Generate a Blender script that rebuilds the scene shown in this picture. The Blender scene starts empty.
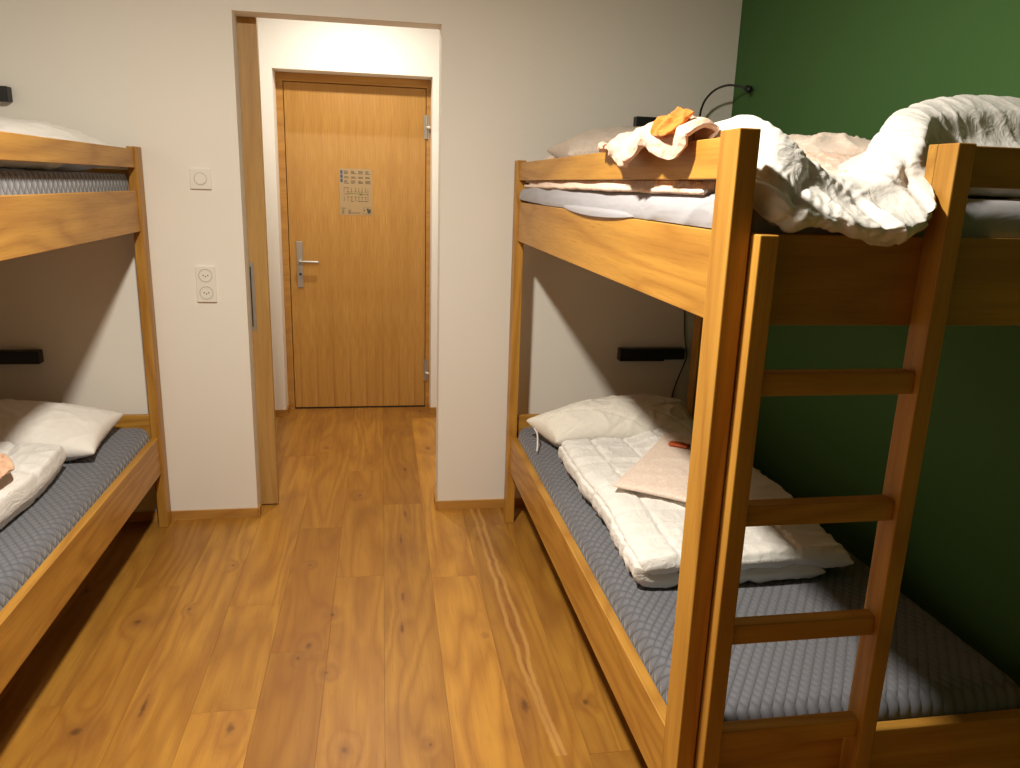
import bpy, bmesh, math, random
from mathutils import Vector, Matrix, noise
PI = math.pi
sc = bpy.context.scene
C = sc.collection
random.seed(7)

# ------------------------------------------------------------------ camera
cam_d = bpy.data.cameras.new('camera'); cam = bpy.data.objects.new('camera', cam_d); C.objects.link(cam)
F = 775.905
cam_d.sensor_fit = 'HORIZONTAL'; cam_d.sensor_width = 36.0; cam_d.lens = F / 1020 * 36; cam_d.clip_start = 0.02
def cam_axes(a, b, c):
    ca, sa, cb, sb, cc, s_ = math.cos(a), math.sin(a), math.cos(b), math.sin(b), math.cos(c), math.sin(c)
    fwd = Vector((sa*cb, ca*cb, -sb)); r0 = Vector((ca, -sa, 0)); d0 = fwd.cross(r0)
    return cc*r0 + s_*d0, -s_*r0 + cc*d0, fwd
R_, D_, F_ = cam_axes(0.17581, 0.25018, -0.03242)
M = Matrix.Identity(4)
for i in range(3):
    M[i][0] = R_[i]; M[i][1] = -D_[i]; M[i][2] = -F_[i]
M[0][3], M[1][3], M[2][3] = 0, 0, 1.55
cam.matrix_world = M
sc.camera = cam

# ------------------------------------------------------------------ materials
def new_mat(name):
    m = bpy.data.materials.new(name); m.use_nodes = True
    nt = m.node_tree; b = nt.nodes['Principled BSDF']
    return m, nt, b
def nd(nt, t, **k):
    n = nt.nodes.new(t)
    for a, v in k.items(): setattr(n, a, v)
    return n
def mth(nt, op, a, b=None, c=None, clamp=False):
    n = nt.nodes.new('ShaderNodeMath'); n.operation = op; n.use_clamp = clamp
    for i, v in enumerate((a, b, c)):
        if v is None: continue
        if isinstance(v, (int, float)): n.inputs[i].default_value = v
        else: nt.links.new(v, n.inputs[i])
    return n.outputs[0]
def mixc(nt, f, a, b, mode='MIX'):
    n = nt.nodes.new('ShaderNodeMix'); n.data_type = 'RGBA'; n.blend_type = mode
    for i, v in ((0, f), (6, a), (7, b)):
        if isinstance(v, (int, float)): n.inputs[i].default_value = v
        elif isinstance(v, tuple): n.inputs[i].default_value = (*v[:3], 1)
        else: nt.links.new(v, n.inputs[i])
    return n.outputs[2]
def bump(nt, h, strength, dist, b):
    n = nt.nodes.new('ShaderNodeBump'); n.inputs['Strength'].default_value = strength; n.inputs['Distance'].default_value = dist
    nt.links.new(h, n.inputs['Height']); nt.links.new(n.outputs[0], b.inputs['Normal']); return n
def maprange(nt, v, a, b, c=0.0, d=1.0):
    n = nt.nodes.new('ShaderNodeMapRange'); nt.links.new(v, n.inputs[0])
    for i, x in zip((1, 2, 3, 4), (a, b, c, d)): n.inputs[i].default_value = x
    return n.outputs[0]
def noise_n(nt, vec, scale, detail=3, rough=.5, dist=0):
    n = nt.nodes.new('ShaderNodeTexNoise'); nt.links.new(vec, n.inputs['Vector'])
    n.inputs['Scale'].default_value = scale; n.inputs['Detail'].default_value = detail
    n.inputs['Roughness'].default_value = rough; n.inputs['Distortion'].default_value = dist
    return n.outputs[0]
def scaled(nt, vec, s):
    n = nt.nodes.new('ShaderNodeVectorMath'); n.operation = 'MULTIPLY'; nt.links.new(vec, n.inputs[0]); n.inputs[1].default_value = s
    return n.outputs[0]
def vadd(nt, a, b):
    n = nt.nodes.new('ShaderNodeVectorMath'); n.operation = 'ADD'; nt.links.new(a, n.inputs[0]); nt.links.new(b, n.inputs[1]); return n.outputs[0]

def plain(name, col, rough=.6, metal=0.0, nscale=60, namp=.06, bstr=0.0, bdist=.001, spec=.5):
    m, nt, b = new_mat(name)
    tc = nd(nt, 'ShaderNodeTexCoord').outputs['Object']
    f = noise_n(nt, tc, nscale, 4)
    c2 = tuple(max(0, x*(1-namp*2)) for x in col)
    nt.links.new(mixc(nt, f, tuple(col), c2), b.inputs['Base Color'])
    b.inputs['Roughness'].default_value = rough; b.inputs['Metallic'].default_value = metal
    b.inputs['Specular IOR Level'].default_value = spec
    if bstr: bump(nt, f, bstr, bdist, b)
    return m

def plaster(name, col):
    m, nt, b = new_mat(name)
    tc = nd(nt, 'ShaderNodeTexCoord').outputs['Object']
    f = noise_n(nt, scaled(nt, tc, (1, 1, 1.3)), 420, 3, .6)
    g = noise_n(nt, scaled(nt, tc, (1, 1, 2.5)), 140, 2)
    h = mth(nt, 'ADD', f, mth(nt, 'MULTIPLY', g, .7))
    big = noise_n(nt, tc, 1.7, 3)
    col2 = tuple(x*.955 for x in col)
    nt.links.new(mixc(nt, big, tuple(col), col2), b.inputs['Base Color'])
    b.inputs['Roughness'].default_value = .85; b.inputs['Specular IOR Level'].default_value = .25
    bump(nt, h, .22, .0012, b)
    return m

def wood(name, light, dark, axis, rings=24.0, fine=1.0, rough=.42, fig=.75):
    """oak with the grain along one axis of the part; each part is its own piece of timber"""
    m, nt, b = new_mat(name)
    tc = nd(nt, 'ShaderNodeTexCoord').outputs['Object']
    oi = nd(nt, 'ShaderNodeObjectInfo').outputs['Random']
    off = nd(nt, 'ShaderNodeCombineXYZ')
    for i, k in enumerate((7.3, 11.1, 5.7)): nt.links.new(mth(nt, 'MULTIPLY', oi, k), off.inputs[i])
    v = vadd(nt, tc, off.outputs[0])
    lo = [1.0, 1.0, 1.0]; lo[axis] = .16
    fi = [1.0, 1.0, 1.0]; fi[axis] = .03
    field = noise_n(nt, scaled(nt, v, tuple(lo)), 3.4, 2, .45, .35)
    ring = mth(nt, 'PINGPONG', mth(nt, 'MULTIPLY', field, rings), 1.0)
    ring = mth(nt, 'POWER', ring, 1.7)
    pores = noise_n(nt, scaled(nt, v, tuple(fi)), 260*fine, 4, .65)
    streak = noise_n(nt, scaled(nt, v, tuple(fi)), 42, 3, .6)
    c = mixc(nt, mth(nt, 'MULTIPLY', ring, fig), light, dark)
    c = mixc(nt, maprange(nt, streak, .35, .75, 0, .45), c, tuple(x*.72 for x in dark))
    c = mixc(nt, maprange(nt, pores, .52, .75, 0, .38), c, tuple(x*.45 for x in dark))
    hs = nd(nt, 'ShaderNodeHueSaturation'); nt.links.new(c, hs.inputs['Color'])
    nt.links.new(maprange(nt, oi, 0, 1, .9, 1.1), hs.inputs['Value'])
    nt.links.new(hs.outputs[0], b.inputs['Base Color'])
    nt.links.new(maprange(nt, pores, .3, .8, rough-.05, rough+.12), b.inputs['Roughness'])
    b.inputs['Specular IOR Level'].default_value = .4
    bump(nt, pores, .12, .0006, b)
    return m

BL, BD = (.53, .27, .045), (.35, .15, .021)
bedwood = [wood('bed_oak_%s' % 'xyz'[a], BL, BD, a) for a in range(3)]
trimwood_x = wood('trim_oak_x', (.50, .26, .06), (.38, .17, .035), 0)
trimwood_y = wood('trim_oak_y', (.50, .26, .06), (.38, .17, .035), 1)
slidewood = wood('sliding_door_oak', (.54, .32, .105), (.43, .23, .065), 2, 14)

def door_veneer():
    m, nt, b = new_mat('oak_veneer_striped')
    tc = nd(nt, 'ShaderNodeTexCoord').outputs['Object']
    sp = nd(nt, 'ShaderNodeSeparateXYZ'); nt.links.new(tc, sp.inputs[0])
    x, z = sp.outputs[0], sp.outputs[2]
    # repeated leaves of veneer, each about 9 cm wide, with the same flame figure near the foot
    fr = mth(nt, 'FRACT', mth(nt, 'DIVIDE', mth(nt, 'ADD', x, 5.0), .111))
    ctr = mth(nt, 'ABSOLUTE', mth(nt, 'SUBTRACT', fr, .45))
    vv = nd(nt, 'ShaderNodeCombineXYZ'); nt.links.new(mth(nt, 'MULTIPLY', fr, .111), vv.inputs[0]); nt.links.new(mth(nt, 'MULTIPLY', z, .035), vv.inputs[2])
    fine = noise_n(nt, vv.outputs[0], 190, 4, .6)
    wide = noise_n(nt, scaled(nt, tc, (1, 1, .08)), 14, 3, .5)
    flame = mth(nt, 'MULTIPLY', maprange(nt, mth(nt, 'SUBTRACT', mth(nt, 'MULTIPLY', ctr, 3.2), mth(nt, 'MULTIPLY', z, .0)), .0, .32, 1, 0), maprange(nt, z, .9, .05, 0, 1))
    seam = maprange(nt, mth(nt, 'MINIMUM', fr, mth(nt, 'SUBTRACT', 1.0, fr)), 0.0, .10, .18, 0)
    c = mixc(nt, maprange(nt, fine, .3, .7, 0, .9), (.58, .325, .085), (.39, .183, .037))
    c = mixc(nt, maprange(nt, wide, .35, .7, 0, .5), c, (.38, .18, .033))
    c = mixc(nt, mth(nt, 'MULTIPLY', flame, .55), c, (.28, .11, .024))
    c = mixc(nt, seam, c, (.34, .15, .04))
    nt.links.new(c, b.inputs['Base Color']); b.inputs['Roughness'].default_value = .38
    bump(nt, fine, .06, .0005, b)
    return m
doorwood = door_veneer()

def floor_mat(knots):
    m, nt, b = new_mat('oak_floorboards')
    tc = nd(nt, 'ShaderNodeTexCoord').outputs['Object']
    att = nd(nt, 'ShaderNodeAttribute'); att.attribute_name = 'plank'
    sp = nd(nt, 'ShaderNodeSeparateXYZ'); nt.links.new(att.outputs['Vector'], sp.inputs[0])
    rnd, tone, red = sp.outputs
    off = nd(nt, 'ShaderNodeCombineXYZ')
    for i, k in enumerate((13.7, 29.1, 9.0)): nt.links.new(mth(nt, 'MULTIPLY', rnd, k), off.inputs[i])
    v = vadd(nt, tc, off.outputs[0])
    # knots bend the grain round them
    pos = nd(nt, 'ShaderNodeSeparateXYZ'); nt.links.new(tc, pos.inputs[0])
    wob = noise_n(nt, tc, 45, 3, .6)
    knot = None; halo = None
    for (kx, ky, r, el) in knots:
        dx = mth(nt, 'DIVIDE', mth(nt, 'SUBTRACT', pos.outputs[0], kx), r)
        dy = mth(nt, 'DIVIDE', mth(nt, 'SUBTRACT', pos.outputs[1], ky), r*el)
        d = mth(nt, 'SQRT', mth(nt, 'ADD', mth(nt, 'MULTIPLY', dx, dx), mth(nt, 'MULTIPLY', dy, dy)))
        knot = d if knot is None else mth(nt, 'MINIMUM', knot, d)
    dd = mth(nt, 'ADD', knot, mth(nt, 'MULTIPLY', mth(nt, 'SUBTRACT', wob, .5), 1.6))
    core = maprange(nt, dd, 1.0, .2, 0, 1)
    hal = maprange(nt, dd, 5.0, .8, 0, 1)
    field = noise_n(nt, scaled(nt, v, (1, .13, 1)), 5.0, 2, .45, .3)
    field = mth(nt, 'ADD', field, mth(nt, 'MULTIPLY', hal, .10))
    ring = mth(nt, 'POWER', mth(nt, 'PINGPONG', mth(nt, 'MULTIPLY', field, 20.0), 1.0), 1.5)
    pores = noise_n(nt, scaled(nt, v, (1, .03, 1)), 230, 4, .65)
    streak = noise_n(nt, scaled(nt, v, (1, .05, 1)), 30, 3, .6)
    blot = noise_n(nt, scaled(nt, v, (1, .4, 1)), 6, 3, .6)
    L, Dk = (.42, .205, .030), (.29, .122, .016)
    c = mixc(nt, mth(nt, 'MULTIPLY', ring, .8), L, Dk)
    c = mixc(nt, maprange(nt, streak, .4, .8, 0, .6), c, (.24, .095, .02))
    c = mixc(nt, maprange(nt, blot, .50, .76, 0, .6), c, (.20, .075, .017))
    c = mixc(nt, maprange(nt, pores, .54, .78, 0, .45), c, (.16, .06, .016))
    c = mixc(nt, mth(nt, 'MULTIPLY', red, .55), c, (.30, .105, .015))
    # two pale sapwood lines down one board with brown heart between them
    def curve(stops):
        r = nd(nt, 'ShaderNodeValToRGB'); r.color_ramp.interpolation = 'B_SPLINE'
        y0, y1 = 1.70, 3.60
        el = r.color_ramp.elements
        while len(el) > 1: el.remove(el[0])
        for i, (x, y) in enumerate(sorted(stops, key=lambda s: s[1])):
            p = (y-y0)/(y1-y0); e = el[0] if i == 0 else el.new(p); e.position = p
            g = (x-.35)/.3; e.color = (g, g, g, 1)
        nt.links.new(maprange(nt, pos.outputs[1], y0, y1), r.inputs[0])
        cx = mth(nt, 'ADD', mth(nt, 'MULTIPLY', r.outputs[0], .3), .35)
        wv = noise_n(nt, scaled(nt, tc, (0, 1, 0)), 7, 3, .6)
        return mth(nt, 'SUBTRACT', mth(nt, 'ADD', pos.outputs[0], mth(nt, 'MULTIPLY', mth(nt, 'SUBTRACT', wv, .5), .028)), cx)
    yr = mth(nt, 'MULTIPLY', mth(nt, 'GREATER_THAN', pos.outputs[1], 1.80), mth(nt, 'LESS_THAN', pos.outputs[1], 3.60))
    d1 = curve(SAP1); d2 = curve(SAP2)
    w1 = maprange(nt, mth(nt, 'ABSOLUTE', d1), .004, .011, 1, 0); w2 = maprange(nt, mth(nt, 'ABSOLUTE', d2), .004, .010, 1, 0)
    between = mth(nt, 'MULTIPLY', mth(nt, 'GREATER_THAN', d1, 0), mth(nt, 'LESS_THAN', d2, 0))
    sap = mth(nt, 'MULTIPLY', mth(nt, 'MAXIMUM', w1, w2), yr)
    dark_b = mth(nt, 'MULTIPLY', mth(nt, 'MULTIPLY', between, yr), maprange(nt, noise_n(nt, scaled(nt, tc, (1, .2, 1)), 60, 3), .4, .7, 0, .8))
    c = mixc(nt, dark_b, c, (.24, .085, .02))
    c = mixc(nt, mth(nt, 'MULTIPLY', sap, .38), c, (.66, .38, .12))
    c = mixc(nt, mth(nt, 'MULTIPLY', hal, .45), c, (.25, .10, .024))
    c = mixc(nt, mth(nt, 'MULTIPLY', core, .7), c, (.07, .028, .010))
    hs = nd(nt, 'ShaderNodeHueSaturation'); nt.links.new(c, hs.inputs['Color'])
    nt.links.new(maprange(nt, tone, 0, 1, .70, 1.28), hs.inputs['Value'])
    nt.links.new(hs.outputs[0], b.inputs['Base Color'])
    nt.links.new(maprange(nt, pores, .3, .8, .36, .5), b.inputs['Roughness'])
    b.inputs['Specular IOR Level'].default_value = .4
    bump(nt, pores, .12, .0006, b)
    return m

def quilt_mat(name, col):
    m, nt, b = new_mat(name)
    tc = nd(nt, 'ShaderNodeTexCoord').outputs['Object']
    sp = nd(nt, 'ShaderNodeSeparateXYZ'); nt.links.new(tc, sp.inputs[0])
    x, y, z = sp.outputs
    px, py = .0215, .024
    def fam(cross, sgn):
        ph = mth(nt, 'DIVIDE', mth(nt, 'ADD', mth(nt, 'MULTIPLY', cross, .82), mth(nt, 'MULTIPLY', y, .58*sgn)), .0225)
        return mth(nt, 'ABSOLUTE', mth(nt, 'SINE', mth(nt, 'MULTIPLY', ph, PI)))
    def cells(cross): return mth(nt, 'POWER', mth(nt, 'MULTIPLY', fam(cross, 1), fam(cross, -1)), .45)
    ge = nd(nt, 'ShaderNodeNewGeometry'); sn = nd(nt, 'ShaderNodeSeparateXYZ'); nt.links.new(ge.outputs['Normal'], sn.inputs[0])
    isx = maprange(nt, mth(nt, 'ABSOLUTE', sn.outputs[0]), .45, .75, 0, 1)
    isy = maprange(nt, mth(nt, 'ABSOLUTE', sn.outputs[1]), .6, .8, 0, 1)
    top = cells(x); side_x = cells(mth(nt, 'MULTIPLY', z, .45))
    sy1 = mth(nt, 'ABSOLUTE', mth(nt, 'SINE', mth(nt, 'MULTIPLY', x, PI*.82/.0225))); side_y = mth(nt, 'POWER', sy1, .5)
    def mx(f, p, q): return mth(nt, 'ADD', mth(nt, 'MULTIPLY', q, f), mth(nt, 'MULTIPLY', p, mth(nt, 'SUBTRACT', 1.0, f)))
    h = mx(isy, mx(isx, top, side_x), side_y)
    fab = noise_n(nt, tc, 900, 2)
    nt.links.new(mixc(nt, h, tuple(q*.55 for q in col), tuple(col)), b.inputs['Base Color'])
    b.inputs['Roughness'].default_value = .9; b.inputs['Specular IOR Level'].default_value = .2
    b.inputs['Sheen Weight'].default_value = .25
    hh = mth(nt, 'ADD', h, mth(nt, 'MULTIPLY', fab, .06))
    bump(nt, hh, .8, .005, b)
    return m

def fabric(name, col, wr=26, amp=.5, pattern=None, sss=True, rough=.85):
    m, nt, b = new_mat(name)
    tc = nd(nt, 'ShaderNodeTexCoord').outputs['Object']
    w1 = noise_n(nt, scaled(nt, tc, (1, .55, 1)), wr, 3, .5, 1.1)
    rid = mth(nt, 'SUBTRACT', 1.0, mth(nt, 'ABSOLUTE', mth(nt, 'MULTIPLY', mth(nt, 'SUBTRACT', w1, .5), 4)))
    w2 = noise_n(nt, tc, wr*4, 2)
    thread = noise_n(nt, tc, 1100, 2)
    h = mth(nt, 'ADD', rid, mth(nt, 'ADD', mth(nt, 'MULTIPLY', w2, .25), mth(nt, 'MULTIPLY', thread, .05)))
    c = tuple(col)
    if pattern:
        vo = nd(nt, 'ShaderNodeTexVoronoi'); vo.feature = 'F1'; nt.links.new(tc, vo.inputs['Vector']); vo.inputs['Scale'].default_value = 85
        n2 = noise_n(nt, tc, 120, 2)
        ringp = mth(nt, 'ABSOLUTE', mth(nt, 'SUBTRACT', vo.outputs['Distance'], .33))
        c = mixc(nt, maprange(nt, ringp, .02, .14, 1, 0), tuple(col), tuple(pattern))
        c = mixc(nt, maprange(nt, n2, .5, .7, 0, .4), c, tuple(pattern))
        nt.links.new(c, b.inputs['Base Color'])
    else:
        nt.links.new(mixc(nt, thread, c, tuple(q*.96 for q in col)), b.inputs['Base Color'])
    b.inputs['Roughness'].default_value = rough; b.inputs['Specular IOR Level'].default_value = .25
    b.inputs['Sheen Weight'].default_value = .15
    bump(nt, h, amp, .004, b)
    return m

M_wall = plaster('warm_white_plaster', (.82, .785, .72))
M_hall = plaster('hall_white_plaster', (.84, .82, .78))
M_green = plaster('green_painted_plaster', (.060, .146, .043))
M_ceil = plaster('ceiling_grey', (.42, .40, .37))  # unseen ceilings, greyed to cut bounced light
M_front = plaster('dark_bounce_cut_plaster', (.16, .17, .14))  # unseen wall behind the camera, colour made dark to cut bounced light
M_mat_grey = quilt_mat('quilted_grey_cover', (.155, .160, .188))
M_white = fabric('white_cotton', (.78, .765, .74), 26, .4)
M_white2 = fabric('white_cotton_dimmed', (.70, .685, .66), 30, .35)  # same white cotton, darkened to offset the strong lamp light on the heap
M_cream = fabric('cream_cotton', (.80, .765, .69), 22, .3)
M_whiteL = fabric('white_pillow_cotton', (.82, .79, .75), 20, .25)
M_pink = fabric('pink_printed_cotton', (.78, .56, .43), 26, .45, pattern=(.86, .74, .65))
M_pinkpale = fabric('pale_pink_printed_cotton', (.78, .63, .53), 14, .2, pattern=(.83, .74, .66))
M_mesh = fabric('sheer_pink_cover', (.68, .56, .47), 18, .3, pattern=(.55, .50, .43))
M_peach = fabric('peach_cotton', (.80, .50, .33), 30, .5)
M_cloth = fabric('pale_pink_cloth', (.74, .50, .38), 22, .4)
M_orange = fabric('orange_lining', (.66, .20, .03), 30, .5)
M_sheet = fabric('grey_blanket_cotton', (.36, .355, .39), 9, .3)
M_darksheet = fabric('dark_grey_fleece', (.13, .14, .135), 9, .3)
M_black = plain('black_powder_coat', (.012, .012, .013), .45)
M_steel = plain('brushed_steel', (.55, .52, .47), .38, .85, 200, .08)
M_recess_shade = plain('recess_shade', (.03, .028, .025), .5)  # flat dark colour painting the shade inside pull recess and keyhole
M_plastic = plain('white_switch_plastic', (.80, .77, .70), .35, 0, 30, .01)
M_plasticdark = plain('grey_contact_hole', (.12, .11, .10), .5)
M_paper = plain('tan_notice_foil', (.42, .29, .145), .4, 0, 20, .03)
M_ink = plain('notice_ink', (.10, .085, .06), .6)
M_blueink = plain('notice_blue_ink', (.055, .09, .17), .6)
M_green_ink = plain('notice_green_ink', (.26, .27, .08), .6)
M_candy = plain('orange_foil_wrapper', (.62, .10, .012), .3, .0, 120, .2, .4, .002)
M_candy2 = plain('brown_wrapper_print', (.12, .03, .01), .35)
M_gap = plain('dark_door_gap', (.02, .015, .01), .8)
M_tag = plain('white_woven_tag', (.75, .73, .7), .8)
M_slat = plain('raw_pine_board', (.50, .33, .16), .6)

# ------------------------------------------------------------------ object helpers
def thing(name, label, cat, loc=(0, 0, 0), group=None):
    o = bpy.data.objects.new(name, None); C.objects.link(o); o.location = loc; o.empty_display_size = .1
    o['label'] = label; o['category'] = cat
    if group: o['group'] = group
    return o
def tag(o, label, cat, group=None):
    o['label'] = label; o['category'] = cat
    if group: o['group'] = group
    return o
def link_bm(name, bm, mat, parent=None, smooth=False, origin=None, label=None, fixn=True):
    """the mesh is given in room coordinates; its origin goes to the parent's place or to its own base"""
    if fixn: bmesh.ops.recalc_face_normals(bm, faces=bm.faces)
    if parent is not None:
        org = Vector(parent.location)
        q = parent.parent
        while q is not None: org += Vector(q.location); q = q.parent
    elif origin is not None: org = Vector(origin)
    else:
        xs = [v.co.x for v in bm.verts]; ys = [v.co.y for v in bm.verts]; zs = [v.co.z for v in bm.verts]
        org = Vector(((min(xs)+max(xs))/2, (min(ys)+max(ys))/2, min(zs)))
    bmesh.ops.translate(bm, verts=bm.verts, vec=-org)
    me = bpy.data.meshes.new(name); bm.to_mesh(me); bm.free(); me.materials.append(mat)
    if smooth:
        for p in me.polygons: p.use_smooth = True
    o = bpy.data.objects.new(name, me); C.objects.link(o)
    if parent is not None: o.parent = parent
    else: o.location = org
    if label: o['label'] = label
    return o
def add_box(bm, x0, x1, y0, y1, z0, z1, bev=0.0, seg=2):
    r = bmesh.ops.create_cube(bm, size=1.0)
    vs = r['verts']
    for v in vs:
        v.co = Vector(((x0+x1)/2 + v.co.x*(x1-x0), (y0+y1)/2 + v.co.y*(y1-y0), (z0+z1)/2 + v.co.z*(z1-z0)))
    if bev > 0:
        es = list({e for v in vs for e in v.link_edges})
        bmesh.ops.bevel(bm, geom=es, offset=bev, segments=seg, affect='EDGES', profile=.5)
def box(name, b, mat, parent=None, bev=.0, seg=2, smooth=False, label=None, origin=None):
    bm = bmesh.new(); add_box(bm, *b, bev, seg)
    return link_bm(name, bm, mat, parent, smooth, origin, label)
def struct(o): o['kind'] = 'structure'; return o
def add_cyl(bm, p, axis, r, h, n=24, bev=0):
    """closed cylinder starting at p along axis"""
    a = Vector(axis).normalized(); up = Vector((0, 0, 1)) if abs(a.z) < .9 else Vector((1, 0, 0))
    u = a.cross(up).normalized(); w = a.cross(u)
    rings = [(0, r), (h, r)] if not bev else [(0, r), (h-bev, r), (h, r-bev)]
    R = []
    for (t, rr) in rings:
        R.append([bm.verts.new(Vector(p)+a*t+(u*math.cos(2*PI*k/n)+w*math.sin(2*PI*k/n))*rr) for k in range(n)])
    for A, B in zip(R, R[1:]):
        for k in range(n): bm.faces.new((A[k], A[(k+1) % n], B[(k+1) % n], B[k]))
    bm.faces.new(R[0][::-1]); bm.faces.new(R[-1])
def cr(p0, p1, p2, p3, t):
    return .5*((2*p1) + (-p0+p2)*t + (2*p0-5*p1+4*p2-p3)*t*t + (-p0+3*p1-3*p2+p3)*t**3)
def spline(P, n, closed=False):
    P = [Vector(p) for p in P]; out = []; m = len(P)
    if closed:
        for k in range(n):
            s = k/n*m; i = int(s); t = s-i
            out.append(cr(P[(i-1) % m], P[i % m], P[(i+1) % m], P[(i+2) % m], t))
    else:
        for k in range(n):
            s = k/(n-1)*(m-1); i = min(int(s), m-2); t = s-i
            a = P[i-1] if i > 0 else 2*P[0]-P[1]
            d = P[i+2] if i+2 < m else 2*P[-1]-P[-2]
            out.append(cr(a, P[i], P[i+1], d, t))
    return out
def add_tube(bm, pts, r, n=10, steps=40):
    P = spline(pts, steps); rings = []
    prev = None
    for i, p in enumerate(P):
        d = (P[min(i+1, len(P)-1)] - P[max(i-1, 0)]).normalized()
        u = (prev - d*prev.dot(d)).normalized() if prev is not None else d.orthogonal().normalized()
        prev = u; w = d.cross(u)
        rings.append([bm.verts.new(p+(u*math.cos(2*PI*k/n)+w*math.sin(2*PI*k/n))*r) for k in range(n)])
    for A, B in zip(rings, rings[1:]):
        for k in range(n): bm.faces.new((A[k], A[(k+1) % n], B[(k+1) % n], B[k]))
    bm.faces.new(rings[0][::-1]); bm.faces.new(rings[-1])

def param(n, c): return [(1-c)*k/(n-1) + c*(.5-.5*math.cos(PI*k/(n-1))) for k in range(n)]
def spline_at(P, ts):
    P = [Vector(p) for p in P]; m = len(P); out = []
    for tt in ts:
        s = tt*(m-1); i = min(int(s), m-2); t = s-i
        a = P[i-1] if i > 0 else 2*P[0]-P[1]
        d = P[i+2] if i+2 < m else 2*P[-1]-P[-2]
        out.append(cr(a, P[i], P[i+1], d, t))
    return out
def net(ctrl, Mn, Nn, tu=None, tv=None):
    tu = tu or param(Mn, 0); tv = tv or param(Nn, 0)
    rows = [spline_at(r, tv) for r in ctrl]
    cols = [spline_at([rows[i][j] for i in range(len(rows))], tu) for j in range(Nn)]
    return [[cols[j][i] for j in range(Nn)] for i in range(Mn)]
def ridged(v, s=1.0):
    return (1-min(1, abs(noise.noise(v)*2.6)))**2*s
def puffy(name, ctrl, Mn, Nn, thick, mat, parent=None, edge=.5, disp=None, minth=.004, label=None, rnd=None, origin=None):
    """soft slab: a mid surface drawn through control points with thickness swelling away from its hem"""
    tu, tv = param(Mn, .85 if rnd else .5), param(Nn, .85 if rnd else .5)
    G = net(ctrl, Mn, Nn, tu, tv)
    bm = bmesh.new(); top = [[None]*Nn for _ in range(Mn)]; bot = [[None]*Nn for _ in range(Mn)]
    for i in range(Mn):
        for j in range(Nn):
            p = G[i][j]
            a = G[min(i+1, Mn-1)][j]-G[max(i-1, 0)][j]; b_ = G[i][min(j+1, Nn-1)]-G[i][max(j-1, 0)]
            n = b_.cross(a)
            n = n.normalized() if n.length > 1e-9 else Vector((0, 0, 1))
            u, v = tu[i], tv[j]
            if rnd:
                ru, rv = rnd; du_, dv_ = min(1, min(u, 1-u)/ru), min(1, min(v, 1-v)/rv)
                e = math.sqrt(max(0, 1-(1-du_)**2))*math.sqrt(max(0, 1-(1-dv_)**2))
            else: e = max(0, math.sin(PI*u)*1.0)**edge*max(0, math.sin(PI*v))**edge
            th = minth + (thick if not callable(thick) else thick(u, v))*e
            dt = db = 0
            if disp:
                dt = disp(p, u, v, 0)*min(1, e*1.6); db = disp(p, u, v, 1)*min(1, e*1.6)
            border = i in (0, Mn-1) or j in (0, Nn-1)
            if border:
                top[i][j] = bot[i][j] = bm.verts.new(p)
            else:
                top[i][j] = bm.verts.new(p+n*(th/2+dt)); bot[i][j] = bm.verts.new(p-n*(th/2+db))
    for i in range(Mn-1):
        for j in range(Nn-1):
            bm.faces.new((top[i][j], top[i][j+1], top[i+1][j+1], top[i+1][j]))
            try: bm.faces.new((bot[i][j], bot[i+1][j], bot[i+1][j+1], bot[i][j+1]))
            except ValueError: pass
    return link_bm(name, bm, mat, parent, True, origin, label)
def loft(name, secs, Mn, Nn, mat, parent=None, disp=None, label=None, cap=.75, origin=None):
    """closed cross-sections joined into one soft body, rounded off at both ends"""
    rows = [spline(s, Nn, True) for s in secs]
    cols = [spline([rows[i][j] for i in range(len(rows))], Mn) for j in range(Nn)]
    G = [[cols[j][i] for j in range(Nn)] for i in range(Mn)]
    bm = bmesh.new(); V = []
    cent = [sum(G[i], Vector())/Nn for i in range(Mn)]
    for i in range(Mn):
        row = []
        for j in range(Nn):
            p = G[i][j]
            a = G[min(i+1, Mn-1)][j]-G[max(i-1, 0)][j]; b_ = G[i][(j+1) % Nn]-G[i][(j-1) % Nn]
            n = a.cross(b_)
            n = n.normalized() if n.length > 1e-9 else Vector((0, 0, 1))
            if n.dot(p-cent[i]) < 0: n = -n
            d = disp(p, i/(Mn-1), j/Nn, n) if disp else 0
            row.append(bm.verts.new(p+n*d))
        V.append(row)
    for A, B in zip(V, V[1:]):
        for k in range(Nn): bm.faces.new((A[k], A[(k+1) % Nn], B[(k+1) % Nn], B[k]))
    for R, c, s in ((V[0], cent[0], cent[0]-cent[1]), (V[-1], cent[-1], cent[-1]-cent[-2])):
        s = s.normalized(); last = R
        for (k, o_) in ((.8, .012), (.45, .02)):
            nr = [bm.verts.new(c+(v.co-c)*k+s*o_) for v in R]
            for q in range(Nn): bm.faces.new((last[q], last[(q+1) % Nn], nr[(q+1) % Nn], nr[q]))
            last = nr
        bm.faces.new(last)
    return link_bm(name, bm, mat, parent, True, origin, label)

# ------------------------------------------------------------------ the room
W = 3.542; G_ = 1.622; XLW = -1.95; H = 2.66; YF = -2.7
WT = .12; HX0, HX1 = -.98, .78; HY = 5.19; HH = 2.66
O1, O2, OT = -.559, .288, 2.199
NX0, NX1, NZ = -.603, .368, 2.194; DY = 5.35

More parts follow.
